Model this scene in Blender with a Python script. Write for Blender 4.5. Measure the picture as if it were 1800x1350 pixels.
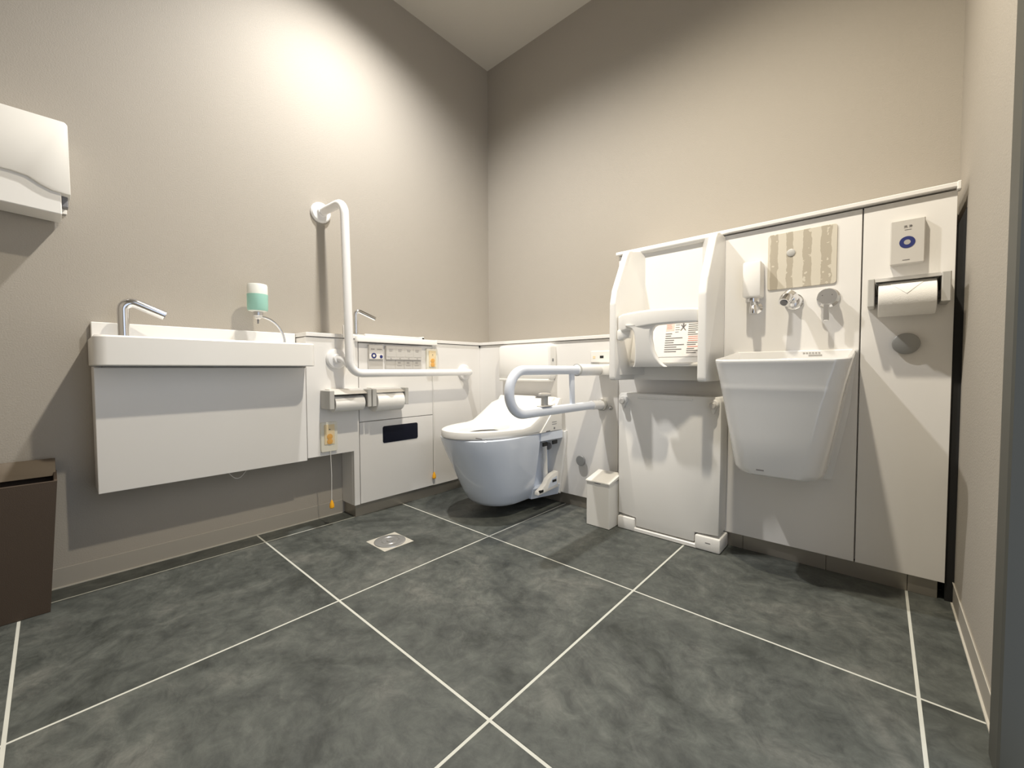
import bpy, bmesh, math, random
from mathutils import Vector, Matrix, Euler
random.seed(7)
C = bpy.context.scene.collection
for o in list(bpy.data.objects): bpy.data.objects.remove(o)
sc = bpy.context.scene

# ------------------------------------------------------------------ camera
W, H = 1.994, 2.473
XP, YP = .115, -.188
YB = -2.35
def make_camera(loc, yaw, pitch, roll, f):
    cp = math.cos(pitch)
    fw = Vector((math.sin(yaw)*cp, math.cos(yaw)*cp, math.sin(pitch)))
    r = fw.cross(Vector((0, 0, 1))).normalized(); u = r.cross(fw)
    c, s = math.cos(roll), math.sin(roll)
    r2 = c*r + s*u; u2 = -s*r + c*u
    m = Matrix((r2, u2, -fw)).transposed().to_4x4(); m.translation = loc
    cd = bpy.data.cameras.new('camera'); cd.sensor_width = 36; cd.lens = 36*f/1800; cd.clip_start = .02
    o = bpy.data.objects.new('camera', cd); C.objects.link(o); o.matrix_world = m
    sc.camera = o
make_camera(Vector((1.8285, -1.8316, .6527)), -.7291, -.0356, -.0037, 724.24)

# ------------------------------------------------------------------ world, lights, exposure
sc.view_settings.view_transform = 'Standard'; sc.view_settings.look = 'None'
sc.view_settings.exposure = 0.0; sc.view_settings.gamma = 1; sc.view_settings.use_curve_mapping = False
w = bpy.data.worlds.new('cool_fill_world'); sc.world = w; w.use_nodes = True  # cool fill light added for the shaded sides, entering through the open doorway
w.node_tree.nodes['Background'].inputs[0].default_value = (.76, .85, 1, 1)
w.node_tree.nodes['Background'].inputs[1].default_value = 1.25
LIGHTS = [((.54, -1.0), 128, (1, .98, .95)), ((1.46, -1.0), 124, (1, .905, .735))]
SPOTDEG, SPOTBLEND = 148, .95
for (lx, ly), e, col in LIGHTS:
    ld = bpy.data.lights.new('downlight_beam', 'SPOT'); ld.energy = e; ld.color = col
    ld.spot_size = math.radians(SPOTDEG); ld.spot_blend = SPOTBLEND; ld.shadow_soft_size = .03
    lo = bpy.data.objects.new('downlight_beam', ld); C.objects.link(lo); lo.location = (lx, ly, H-.03)

# ------------------------------------------------------------------ materials
def mat(name, col, rough=.5, metal=0, var=0, scale=8, bump=0, bscale=200, spec=.5, trans=0, coat=0, emit=0):
    m = bpy.data.materials.new(name); m.use_nodes = True
    nt = m.node_tree; b = nt.nodes['Principled BSDF']
    b.inputs['Base Color'].default_value = (*col, 1); b.inputs['Roughness'].default_value = rough
    b.inputs['Metallic'].default_value = metal; b.inputs['Specular IOR Level'].default_value = spec
    b.inputs['Coat Weight'].default_value = coat
    if trans: b.inputs['Transmission Weight'].default_value = trans
    if emit:
        b.inputs['Emission Color'].default_value = (*col, 1); b.inputs['Emission Strength'].default_value = emit
    g = nt.nodes.new('ShaderNodeNewGeometry')
    n = nt.nodes.new('ShaderNodeTexNoise'); n.inputs['Scale'].default_value = scale; n.inputs['Detail'].default_value = 4
    nt.links.new(g.outputs['Position'], n.inputs['Vector'])
    mx = nt.nodes.new('ShaderNodeMix'); mx.data_type = 'RGBA'
    v = max(var, .015)
    mx.inputs[6].default_value = (*[c*(1-v) for c in col], 1); mx.inputs[7].default_value = (*[min(1, c*(1+v)) for c in col], 1)
    nt.links.new(n.outputs['Fac'], mx.inputs[0]); nt.links.new(mx.outputs[2], b.inputs['Base Color'])
    if bump:
        n2 = nt.nodes.new('ShaderNodeTexNoise'); n2.inputs['Scale'].default_value = bscale; n2.inputs['Detail'].default_value = 3
        nt.links.new(g.outputs['Position'], n2.inputs['Vector'])
        bp = nt.nodes.new('ShaderNodeBump'); bp.inputs['Strength'].default_value = bump; bp.inputs['Distance'].default_value = .002
        nt.links.new(n2.outputs['Fac'], bp.inputs['Height']); nt.links.new(bp.outputs[0], b.inputs['Normal'])
    return m
M = dict(
    wall=mat('wallpaper_greige', (.40, .365, .315), .9, bump=.35, bscale=260, var=.02, scale=5),
    ceiling=mat('ceiling_paper', (.60, .565, .50), .95, bump=.2, bscale=200),
    base=mat('baseboard_vinyl', (.385, .355, .305), .6),
    caulk=mat('sealant', (.55, .52, .45), .7),
    grout=mat('grout_light', (.60, .60, .54), .9, var=.08, scale=20),
    white=mat('white_laminate', (.83, .81, .78), .35),
    white2=mat('white_laminate_side', (.82, .80, .77), .4),
    porc=mat('white_porcelain', (.86, .85, .83), .12, coat=.5),
    porcb=mat('white_porcelain_bluelit', (.74, .80, .91), .12, coat=.5),  # blue of the ambient light mixed into the porcelain colour
    barb=mat('white_coated_bar_bluelit', (.80, .84, .92), .3),  # bluish cast of the light put into the bar colour
    plast=mat('white_plastic', (.86, .84, .80), .32),
    plastw=mat('warm_white_plastic', (.84, .815, .76), .38),
    resin=mat('white_resin_counter', (.86, .84, .80), .3),
    bar=mat('white_coated_bar', (.87, .86, .85), .3),
    grey=mat('grey_plastic', (.50, .49, .46), .45),
    lgrey=mat('light_grey_plastic', (.60, .575, .535), .45),
    dgrey=mat('dark_grey_plastic', (.20, .20, .21), .5),
    disc=mat('satin_grey_disc', (.34, .34, .33), .45, metal=.3),
    slot=mat('black_gap', (.012, .012, .012), .7),
    glass=mat('black_glass', (.006, .007, .016), .12, spec=.3),
    chrome=mat('chrome', (.78, .78, .79), .12, metal=1),
    satin=mat('satin_chrome', (.66, .66, .66), .33, metal=1),
    flap=mat('satin_flap', (.70, .67, .62), .4, metal=.25),
    kick=mat('kick_plate_steel', (.40, .37, .325), .32, metal=.7),
    paper=mat('toilet_paper', (.88, .86, .82), .95, bump=.3, bscale=400),
    core=mat('cardboard_core', (.25, .23, .2), .9),
    brown=mat('brown_bin', (.072, .050, .034), .6, bump=.2, bscale=500),
    brownrim=mat('brown_bin_rim', (.13, .10, .068), .6),
    orange=mat('amber_plastic', (.80, .42, .10), .4),
    knob=mat('orange_knob', (.85, .40, .01), .4),
    amber=mat('pale_amber_plate', (.84, .68, .42), .45),
    green=mat('green_soap', (.36, .66, .56), .35),
    frost=mat('frosted_bottle', (.85, .86, .80), .35),
    cream=mat('cream_plate', (.80, .77, .66), .45),
    blue=mat('navy_print', (.02, .03, .16), .5),
    print=mat('grey_print', (.16, .15, .15), .7),
    lprint=mat('pale_grey_print', (.42, .40, .38), .7),
    red=mat('red_print', (.80, .26, .20), .7),
    pink=mat('pink_print', (.88, .58, .50), .7),
    label=mat('label_paper', (.80, .76, .71), .6),
    frame=mat('dark_door_frame', (.082, .082, .07), .55),
    lens=mat('lamp_lens', (1, .93, .82), .5, emit=9),
)
def floor_mat():
    m = bpy.data.materials.new('slate_tile'); m.use_nodes = True; nt = m.node_tree; b = nt.nodes['Principled BSDF']
    g = nt.nodes.new('ShaderNodeNewGeometry'); oi = nt.nodes.new('ShaderNodeObjectInfo')
    ad = nt.nodes.new('ShaderNodeVectorMath'); ad.operation = 'MULTIPLY_ADD'
    ad.inputs[1].default_value = (1, 1, 1)
    mu = nt.nodes.new('ShaderNodeVectorMath'); mu.operation = 'SCALE'; mu.inputs[0].default_value = (7, 3, 5)
    nt.links.new(oi.outputs['Random'], mu.inputs['Scale'])
    nt.links.new(g.outputs['Position'], ad.inputs[0]); nt.links.new(mu.outputs[0], ad.inputs[2])
    def noise(s, d, r, dist=0):
        n = nt.nodes.new('ShaderNodeTexNoise'); n.inputs['Scale'].default_value = s; n.inputs['Detail'].default_value = d
        n.inputs['Roughness'].default_value = r; n.inputs['Distortion'].default_value = dist
        nt.links.new(ad.outputs[0], n.inputs['Vector']); return n
    def ramp(n, st):
        r = nt.nodes.new('ShaderNodeValToRGB'); e = r.color_ramp.elements
        e[0].position, e[0].color = st[0][0], (*st[0][1], 1); e[1].position, e[1].color = st[1][0], (*st[1][1], 1)
        for p, c in st[2:]:
            k = e.new(p); k.color = (*c, 1)
        nt.links.new(n.outputs['Fac'], r.inputs[0]); return r
    a = ramp(noise(3.1, 10, .68, .9), [(.35, (.040, .045, .040)), (.66, (.128, .133, .121)), (.44, (.068, .075, .069)), (.53, (.089, .097, .089))])
    c = ramp(noise(20, 8, .74, .5), [(.36, (.66, .66, .66)), (.68, (1.36, 1.34, 1.30))])
    d = ramp(noise(5.0, 8, .72, 1.2), [(.60, (0, 0, 0)), (.78, (.34, .34, .34))])
    e = ramp(noise(4.2, 9, .72, 1.4), [(.31, (.6, .6, .6)), (.40, (0, 0, 0))])
    m1 = nt.nodes.new('ShaderNodeMix'); m1.data_type = 'RGBA'; m1.blend_type = 'MULTIPLY'; m1.inputs[0].default_value = 1
    nt.links.new(a.outputs[0], m1.inputs[6]); nt.links.new(c.outputs[0], m1.inputs[7])
    m2 = nt.nodes.new('ShaderNodeMix'); m2.data_type = 'RGBA'; nt.links.new(d.outputs[0], m2.inputs[0])
    nt.links.new(m1.outputs[2], m2.inputs[6]); m2.inputs[7].default_value = (.22, .225, .205, 1)
    m3 = nt.nodes.new('ShaderNodeMix'); m3.data_type = 'RGBA'; nt.links.new(e.outputs[0], m3.inputs[0])
    nt.links.new(m2.outputs[2], m3.inputs[6]); m3.inputs[7].default_value = (.04, .042, .038, 1)
    nt.links.new(m3.outputs[2], b.inputs['Base Color'])
    rr = nt.nodes.new('ShaderNodeMapRange'); rr.inputs[3].default_value = .34; rr.inputs[4].default_value = .58
    nt.links.new(c.outputs[0], rr.inputs[0]); nt.links.new(rr.outputs[0], b.inputs['Roughness'])
    bp = nt.nodes.new('ShaderNodeBump'); bp.inputs['Strength'].default_value = .25; bp.inputs['Distance'].default_value = .002
    nt.links.new(c.outputs[0], bp.inputs['Height']); nt.links.new(bp.outputs[0], b.inputs['Normal'])
    return m
M['tile'] = floor_mat()
def stripe_mat():
    m = bpy.data.materials.new('striped_print_plate'); m.use_nodes = True; nt = m.node_tree; b = nt.nodes['Principled BSDF']
    g = nt.nodes.new('ShaderNodeNewGeometry'); sx = nt.nodes.new('ShaderNodeSeparateXYZ'); nt.links.new(g.outputs['Position'], sx.inputs[0])
    n = nt.nodes.new('ShaderNodeTexNoise'); n.inputs['Scale'].default_value = 34; n.inputs['Detail'].default_value = 3
    nt.links.new(g.outputs['Position'], n.inputs['Vector'])
    def math_(op, a, bb):
        k = nt.nodes.new('ShaderNodeMath'); k.operation = op
        for i, v in enumerate((a, bb)):
            if v is None: continue
            if isinstance(v, (int, float)): k.inputs[i].default_value = v
            else: nt.links.new(v, k.inputs[i])
        return k.outputs[0]
    wob = math_('MULTIPLY', math_('SUBTRACT', n.outputs['Fac'], .5), .012)
    x = math_('ADD', sx.outputs[0], wob)
    tot = None
    for cx, hw in ((1.553, .011), (1.597, .009), (1.645, .0115), (1.694, .0135)):
        s = math_('LESS_THAN', math_('ABSOLUTE', math_('SUBTRACT', x, cx), None), hw)
        tot = s if tot is None else math_('MAXIMUM', tot, s)
    n2 = nt.nodes.new('ShaderNodeTexNoise'); n2.inputs['Scale'].default_value = 60; nt.links.new(g.outputs['Position'], n2.inputs['Vector'])
    brk = math_('LESS_THAN', n2.outputs['Fac'], .66)
    f = math_('MULTIPLY', tot, brk)
    mx = nt.nodes.new('ShaderNodeMix'); mx.data_type = 'RGBA'; nt.links.new(f, mx.inputs[0])
    mx.inputs[6].default_value = (.66, .61, .51, 1); mx.inputs[7].default_value = (.47, .42, .335, 1)
    nt.links.new(mx.outputs[2], b.inputs['Base Color']); b.inputs['Roughness'].default_value = .35
    return m
M['stripe'] = stripe_mat()

# ------------------------------------------------------------------ helpers
def wl(o):
    v = Vector((0, 0, 0))
    while o: v += o.location; o = o.parent
    return v
def obj(name, bm, m, parent=None, smooth=True, label=None, kind=None):
    me = bpy.data.meshes.new(name); bmesh.ops.recalc_face_normals(bm, faces=bm.faces)
    if parent:
        bmesh.ops.translate(bm, verts=bm.verts, vec=-wl(parent))
    bm.to_mesh(me); bm.free()
    me.materials.append(M[m] if isinstance(m, str) else m)
    if smooth:
        for p in me.polygons: p.use_smooth = True
        me.set_sharp_from_angle(angle=math.radians(35))
    o = bpy.data.objects.new(name, me); C.objects.link(o)
    if parent: o.parent = parent
    if label: o['label'] = label
    if kind: o['kind'] = kind
    if name == 'lettering': o['kind'] = 'stuff'
    return o
def thing(name, label, cat, loc, group=None):
    o = bpy.data.objects.new(name, None); C.objects.link(o); o.location = loc
    o.empty_display_size = .05; o['label'] = label; o['category'] = cat
    if group: o['group'] = group
    return o
def tag(o, label, cat, group=None):
    o['label'] = label; o['category'] = cat
    if group: o['group'] = group
    return o
def struct(name, bm, m, smooth=False):
    return obj(name, bm, m, None, smooth, kind='structure')
def B(): return bmesh.new()
def merge(bm, t):
    me = bpy.data.meshes.new('t'); t.to_mesh(me); t.free(); bm.from_mesh(me); bpy.data.meshes.remove(me); return bm
def box(x0, x1, y0, y1, z0, z1, bev=.0015, seg=1, bm=None):
    bm = bm or B(); t = B()
    if x0 > x1: x0, x1 = x1, x0
    if y0 > y1: y0, y1 = y1, y0
    if z0 > z1: z0, z1 = z1, z0
    bmesh.ops.create_cube(t, size=1)
    for v in t.verts:
        v.co = Vector((x0+(v.co.x+.5)*(x1-x0), y0+(v.co.y+.5)*(y1-y0), z0+(v.co.z+.5)*(z1-z0)))
    if bev: bmesh.ops.bevel(t, geom=list(t.edges), offset=min(bev, .45*min(x1-x0, y1-y0, z1-z0)), segments=seg, affect='EDGES', profile=.5)
    return merge(bm, t)
def loft(rings, bm=None, caps=True, close=True):
    bm = bm or B(); vs = [[bm.verts.new(p) for p in r] for r in rings]
    n = len(vs[0])
    for a, b in zip(vs, vs[1:]):
        for i in range(n if close else n-1):
            j = (i+1) % n
            try: bm.faces.new((a[i], a[j], b[j], b[i]))
            except ValueError: pass
    if caps and close:
        bm.faces.new(vs[0][::-1]); bm.faces.new(vs[-1])
    return bm
def tube(pts, r, n=16, bm=None, fillet=0, fseg=6):
    pts = [Vector(p) for p in pts]
    if fillet:
        q = [pts[0]]
        for a, b, c in zip(pts, pts[1:], pts[2:]):
            d1 = (a-b).normalized(); d2 = (c-b).normalized(); f = min(fillet, .49*(a-b).length if a != pts[0] else .95*(a-b).length, .49*(c-b).length if c != pts[-1] else .95*(c-b).length)
            p1, p2 = b+d1*f, b+d2*f
            # circular arc between p1 and p2
            ang = d1.angle(d2)
            if ang > 3.1: q.append(b); continue
            rad = f*math.tan(ang/2); bis = (d1+d2).normalized(); cen = b+bis*(rad/math.sin(ang/2))
            v1 = (p1-cen).normalized(); v2 = (p2-cen).normalized(); om = v1.angle(v2)
            for k in range(fseg+1):
                t = k/fseg
                q.append(cen+rad*(math.sin((1-t)*om)*v1+math.sin(t*om)*v2)/math.sin(om))
        q.append(pts[-1]); pts = q
    rs = r if isinstance(r, (list, tuple)) else [r]*len(pts)
    up = None; rings = []
    for i, p in enumerate(pts):
        t = (pts[min(i+1, len(pts)-1)]-pts[max(i-1, 0)]).normalized()
        if up is None:
            up = Vector((0, 0, 1)) if abs(t.z) < .9 else Vector((0, 1, 0))
        up = (up-t*up.dot(t)).normalized(); s = t.cross(up)
        rings.append([p+rs[i]*(math.cos(2*math.pi*k/n)*up+math.sin(2*math.pi*k/n)*s) for k in range(n)])
    return loft(rings, bm)
def lathe(prof, c, axis='z', n=24, bm=None):
    """prof: list of (radius, height along axis)"""
    c = Vector(c); ax = {'x': Vector((1, 0, 0)), 'y': Vector((0, -1, 0)), 'z': Vector((0, 0, 1))}[axis]
    u = {'x': Vector((0, 1, 0)), 'y': Vector((1, 0, 0)), 'z': Vector((1, 0, 0))}[axis]; v = ax.cross(u)
    rings = [[c+ax*h+max(r, 1e-5)*(math.cos(2*math.pi*k/n)*u+math.sin(2*math.pi*k/n)*v) for k in range(n)] for r, h in prof]
    return loft(rings, bm)
def prism(poly, axis, a, b, bev=0, seg=2, bm=None):
    """poly in the two remaining axes order (x,y,z without axis)"""
    bm = bm or B(); t = B()
    def P(p, q):
        return {'x': (q, p[0], p[1]), 'y': (p[0], q, p[1]), 'z': (p[0], p[1], q)}[axis]
    loft([[P(p, a) for p in poly], [P(p, b) for p in poly]], t)
    bmesh.ops.recalc_face_normals(t, faces=t.faces)
    if bev:
        bmesh.ops.bevel(t, geom=list(t.edges), offset=bev, segments=seg, affect='EDGES', profile=.5, clamp_overlap=True)
    return merge(bm, t)
def rrect(x0, x1, y0, y1, r, n=5):
    pts = []
    for cx, cy, a in ((x1-r, y1-r, 0), (x0+r, y1-r, 90), (x0+r, y0+r, 180), (x1-r, y0+r, 270)):
        for k in range(n+1):
            t = math.radians(a+90*k/n); pts.append((cx+r*math.cos(t), cy+r*math.sin(t)))
    return pts
def strips(lines, axis, pos, thick=.0006):
    """flat print: list of rectangles in the plane"""
    bm = B()
    for a0, a1, b0, b1 in lines:
        if axis == 'y': box(a0, a1, pos, pos-thick, b0, b1, 0, bm=bm)
        else: box(pos, pos+thick, a0, a1, b0, b1, 0, bm=bm)
    return bm

# ------------------------------------------------------------------ room shell
T = .1
struct('wall_left', box(-T, 0, YB, T, 0, H, 0), 'wall')
struct('wall_back', box(0, W+T, 0, T, 0, H, 0), 'wall')
wr = B(); box(W, W+T, -.80, 0, 0, H, 0, bm=wr); box(W, W+T, -1.86, -.80, 2.06, H, 0, bm=wr); box(W, W+T, YB, -1.86, 0, H, 0, bm=wr)
struct('wall_right', wr, 'wall')
struct('wall_front', box(-T, W+T, YB-T, YB, 0, H, 0), 'wall')
struct('ceiling', box(-T, W+T, YB-T, T, H, H+T, 0), 'ceiling')
fl = struct('floor', box(-T, W+T, YB-T, T, -.05, -.0008, 0), 'grout')
gx = [0, .0989, .6989, 1.2989, 1.8989, W]; gy = [YB, -1.9054, -1.3054, -.7054, -.1054, 0]
g = .0031
for i in range(5):
    for j in range(5):
        obj('tile', box(gx[i]+(g if i else 0), gx[i+1]-(g if i < 4 else 0), gy[j]+(g if j else 0), gy[j+1]-(g if j < 4 else 0), -.012, 0, .0006), 'tile', fl, smooth=False)
bl = struct('baseboard_left', box(0, .003, YB, -.96, 0, .06, .001), 'base')
obj('sealant', box(.003, .006, YB, -.96, 0, .004, 0), 'caulk', bl)
br = struct('baseboard_right', box(W-.003, W, -.80, -.19, 0, .06, .001), 'base')
obj('sealant', box(W-.007, W-.003, -.80, -.19, 0, .004, 0), 'caulk', br)
obj('top_edge', box(W-.0045, W-.003, -.80, -.19, .058, .061, 0), 'caulk', br)
d = B()
box(W-.016, W+T, -.86, -.795, 0, 2.10, .003, bm=d); box(W-.016, W+T, -1.92, -1.86, 0, 2.10, .003, bm=d); box(W-.016, W+T, -1.86, -.86, 2.04, 2.10, .003, bm=d)
struct('door_1', d, 'frame', True)

# downlights
for k, ((lx, ly), e, col) in enumerate(LIGHTS):
    t = thing('downlight', ['round white recessed downlight in ceiling above the toilet side', 'round white recessed downlight in ceiling before the tall panel', 'round white recessed downlight in ceiling near the entrance'][k], 'ceiling light', (lx, ly, H))
    obj('ring', lathe([(.046, .001), (.06, .001), (.06, -.004), (.048, -.006), (.044, -.002)], (lx, ly, H)), 'plast', t)
    obj('lens', lathe([(.0001, -.0015), (.044, -.0015), (.044, .001), (.0001, .001)], (lx, ly, H)), 'lens', t)

# ------------------------------------------------------------------ left: wash cabinet and basin
Y0, Y1 = -1.7475, -1.152
t = thing('wash_cabinet', 'white slab-front cabinet hung on the wall under the long washbasin', 'cabinet', (.06, (Y0+Y1)/2, .288))
obj('carcass', box(.002, .095, Y0+.019, Y1, .30, .666, 0), 'white2', t)
obj('side_panel', box(.002, .096, Y0, Y0+.018, .290, .666, .001), 'white2', t)
obj('front_panel', box(.097, XP, Y0, Y1, .288, .662, .0012), 'white', t)
obj('cable', tube([(.05, -1.42+.085*k/10, .302-.052*math.sin(math.pi*k/10)) for k in range(11)], .0013, 8), 'plast', t, label='thin white cable loop hanging below')
obj('bracket', box(.03, .06, -1.212, -1.18, .278, .302, .002), 'slot', t, label='small black bracket under the cabinet')

t = thing('washbasin', 'long white wall basin with upstand behind the chrome tap', 'basin', (.12, -1.45, .668))
def plan(x0, x1, y0, y1, r, z, n=6):
    pts = [(x0, y0, z), ]
    for cx, cy, a in ((x1-r, y0+r, -90), (x1-r, y1-r, 0)):
        for k in range(n+1):
            q = math.radians(a+90*k/n); pts.append((cx+r*math.cos(q), cy+r*math.sin(q), z))
    pts.append((x0, y1, z)); return pts
b0, b1, xf = -1.7525, -1.1535, .226
rings = [plan(.002, xf-.003, b0+.003, b1-.003, .025, .667), plan(.002, xf, b0, b1, .028, .670), plan(.002, xf, b0, b1, .028, .748), plan(.002, xf-.004, b0+.004, b1-.004, .024, .753),
         plan(.03, xf-.018, b0+.12, b1-.10, .03, .753), plan(.035, xf-.022, b0+.125, b1-.105, .03, .748), plan(.05, xf-.04, b0+.15, b1-.13, .03, .69)]
obj('basin', loft(rings), 'resin', t)
obj('upstand', box(.001, .019, Y0+.002, -1.152, .753, .804, .002), 'resin', t)
obj('drain', lathe([(.0001, .0), (.018, .0), (.018, .003), (.0001, .003)], (.12, -1.42, .690)), 'chrome', t)

def tap(name, label, cx, y, z0, r, zt, dy, dx, drop, grp=None):
    t = thing(name, label, 'tap', (cx, y, z0), grp)
    rr = zt-r
    pts = [(cx, y, z0), (cx, y, rr), (cx+dx, y+dy, rr-drop)]
    obj('spout', tube(pts, r, 20, fillet=.034 if r > .01 else .022, fseg=8), 'chrome', t)
    v = (Vector(pts[2])-Vector(pts[1])).normalized()
    obj('aerator', tube([Vector(pts[2])-v*.002, Vector(pts[2])+v*.001], r*.72, 16), 'dgrey', t)
    obj('base_ring', lathe([(r+.003, 0), (r+.003, .003), (r, .005)], (cx, y, z0)), 'chrome', t)
tap('sensor_tap', 'thick bent chrome tap on the long washbasin', .085, -1.677, .753, .0145, .890, .098, .012, .046)
tap('sensor_tap', 'thin bent chrome tap just right of the vertical grab bar', .085, -.921, .812, .0095, .930, .088, .01, .034)

t = thing('soap_dispenser', 'upside-down bottle of green soap on a curved chrome arm over washbasin', 'soap dispenser', (.10, -1.222, .753))
arc = [(.10, -1.222-.085*(1-math.cos(a)), .755+.098*math.sin(a)) for a in [math.radians(90*k/10) for k in range(11)]]
obj('arm', tube(arc, .0045, 12), 'chrome', t)
obj('arm_foot', lathe([(.009, 0), (.009, .004), (.005, .008)], (.10, -1.222, .753), n=16), 'chrome', t)
bc = (.10, -1.312, .868)
obj('bottle', lathe([(.014, 0), (.030, .004), (.033, .012), (.0335, .095), (.031, .102), (.02, .104)], bc, n=32), 'frost', t, label='frosted white bottle')
obj('liquid', lathe([(.031, .0045), (.0338, .012), (.0342, .064), (.0342, .065)], bc, n=32), 'green', t, label='green liquid in lower half')
obj('cap', lathe([(.013, -.016), (.0165, -.013), (.0175, 0), (.012, .001)], bc), 'satin', t)
obj('nozzle', lathe([(.006, -.026), (.0105, -.022), (.011, -.014)], bc, n=16), 'plast', t)
obj('pin', lathe([(.0028, -.042), (.0028, -.025)], bc, n=10), 'dgrey', t)

# ------------------------------------------------------------------ left: low service unit
t = thing('service_unit', 'low white panelled unit under the L-shaped grab bar, with a black glass window', 'cabinet', (.05, -.57, 0))
cb = B(); box(.002, .097, -1.149, -.946, .298, .785, 0, bm=cb); box(.002, .097, -.946, -.505, .298, .770, 0, bm=cb); box(.002, .097, -.505, -.19, .298, .785, 0, bm=cb); box(.002, .097, -.953, -.19, .055, .30, 0, bm=cb)
obj('carcass', cb, 'white2', t)
Lp = [(-1.150, .2965), (-.955, .2965), (-.955, .054), (-.9295, .054), (-.9295, .7865), (-1.150, .7865)]
obj('panel', prism(Lp, 'x', .0975, XP, .0008, 1), 'white', t)
obj('panel', box(.0975, XP, -.9265, -.5275, .4225, .772, .0008), 'white', t)
obj('panel', box(.0975, XP, -.5265, -.1885, .054, .7865, .0008), 'white', t)
dr = obj('door', box(.0975, XP, -.9265, -.5275, .0555, .419, .0008), 'white', t)
obj('window', prism(rrect(-.814, -.621, .312, .391, .009), 'x', XP-.001, XP+.002, .0006, 1), 'glass', dr, label='black glass sensor window')
obj('side_panel', box(.003, .0975, -.9555, -.953, .054, .2965, 0), 'white2', t)
obj('cap', box(.002, XP+.006, -1.150, -.945, .789, .8045, .0015), 'white', t)
obj('cap', box(.002, XP+.006, -.505, -.196, .789, .8045, .0015), 'white', t)
obj('kick_plate', box(.004, .106, -.948, -.19, 0, .053, .001), 'kick', t, label='dark steel kick plate')

t = thing('hand_basin', 'small white slab basin with raised rim beside the thin chrome tap', 'basin', (.07, -.73, .775))
obj('counter', loft([plan(.002, .136, -.943, -.508, .008, .7755), plan(.002, .138, -.945, -.506, .010, .778), plan(.002, .138, -.945, -.506, .010, .799), plan(.002, .136, -.943, -.508, .008, .802)]), 'resin', t)
rm = B(); box(.004, .018, -.935, -.585, .802, .818, .002, bm=rm); box(.004, .13, -.60, -.585, .802, .815, .002, bm=rm); box(.115, .13, -.90, -.585, .802, .812, .002, bm=rm)
obj('rim', rm, 'resin', t)
obj('drain', lathe([(.0001, 0), (.012, 0), (.012, .002), (.0001, .002)], (.075, -.72, .8015)), 'chrome', t)

obj('end_strip', box(.118, .126, -.999, -.992, .79, .843, .001), 'plast', t)
# control plates
def xplate(y0, y1, z0, z1, th, m, p, name, r=.002, x=XP, label=None):
    return obj(name, prism(rrect(y0, y1, z0, z1, r, 3), 'x', x+.0002, x+th, .0005, 1), m, p, label=label)
t = thing('flush_control', 'small grey wall switch plate with navy circle buttons beside the grab bar', 'switch', (XP, -.847, .66))
xplate(-.884, -.811, .655, .766, .006, 'lgrey', t, 'plate')
u = xplate(-.8825, -.8125, .700, .7645, .013, 'lgrey', t, 'cover')
w_ = xplate(-.882, -.813, .7015, .724, .0137, 'label', t, 'button_field')
obj('button', lathe([(.0001, 0), (.0125, 0), (.0125, .0008), (.0001, .0008)], (XP+.0137, -.8605, .7165), 'x', 20), 'blue', t, label='large navy ring button')
obj('button', lathe([(.0001, 0), (.0058, 0), (.0058, .0006), (.0001, .0006)], (XP+.0145, -.8605, .7165), 'x', 16), 'label', t)
obj('button', lathe([(.0001, 0), (.0075, 0), (.0075, .0008), (.0001, .0008)], (XP+.0137, -.824, .7125), 'x', 16), 'blue', t, label='small navy button')
obj('lettering', strips([(-.873+k*.006, -.8695+k*.006, .744, .748) for k in (0, 1, 2)]+[(-.843+k*.006, -.8395+k*.006, .744, .748) for k in (0, 1, 2, 3)], 'x', XP+.013), 'print', t)
t = thing('toilet_remote', 'wide grey eight-button control panel on the low unit behind the bar', 'control panel', (XP, -.70, .66))
xplate(-.799, -.6, .655, .764, .006, 'lgrey', t, 'plate')
xplate(-.798, -.601, .700, .7635, .014, 'lgrey', t, 'cover')
for k in range(4):
    ya = -.797+.0487*k
    xplate(ya+.002, ya+.047, .7125, .760, .0148, 'lgrey', t, 'button')
    xplate(ya+.002, ya+.047, .6565, .698, .0075, 'lgrey', t, 'button')
    obj('lettering', strips([(ya+.013, ya+.033, .745, .749), (ya+.013, ya+.030, .739, .742), (ya+.020, ya+.026, .7045, .7085)], 'x', XP+(.0150 if True else 0)), 'lprint', t)
    if k: obj('lettering', strips([(ya+.016, ya+.030, .682, .690), (ya+.012, ya+.036, .672, .6745)], 'x', XP+.0077), 'lprint', t)
def pull(label, ym, zt, zk, hgt):
    t = thing('emergency_switch', label, 'switch', (XP, ym, zt-hgt))
    xplate(ym-.034, ym+.034, zt-hgt, zt, .010, 'cream', t, 'plate', .005)
    xplate(ym-.021, ym+.021, zt-hgt+.030, zt-.010, .013, 'amber', t, 'call_field', .002, label='pale amber call field')
    obj('call_button', lathe([(.0001, 0), (.0115, 0), (.0115, .002), (.0001, .003)], (XP+.013, ym, zt-.060), 'x', 20), 'orange', t, label='orange call button')
    obj('call_button', lathe([(.0001, 0), (.0115, 0), (.0115, .002), (.0001, .003)], (XP+.013, ym, zt-.080), 'x', 20), 'orange', t, label='orange call button')
    obj('lamp', lathe([(.0001, 0), (.002, 0), (.002, .002), (.0001, .002)], (XP+.013, ym, zt-.030), 'x', 10), 'print', t)
    c_ = obj('pull_cord', tube([(XP+.008, ym+.004, zt-hgt+.004), (XP+.010, ym+.006, (zt+zk)/2-.05), (XP+.010, ym+.004, zk+.018)], .0014, 8), 'plast', t, label='thin white pull cord')
    obj('knob', lathe([(.007, -.016), (.0095, -.012), (.0085, .002), (.004, .014), (.0025, .018)], (XP+.011, ym+.004, zk), n=16), 'knob', c_, label='orange drop-shaped knob')
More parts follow.
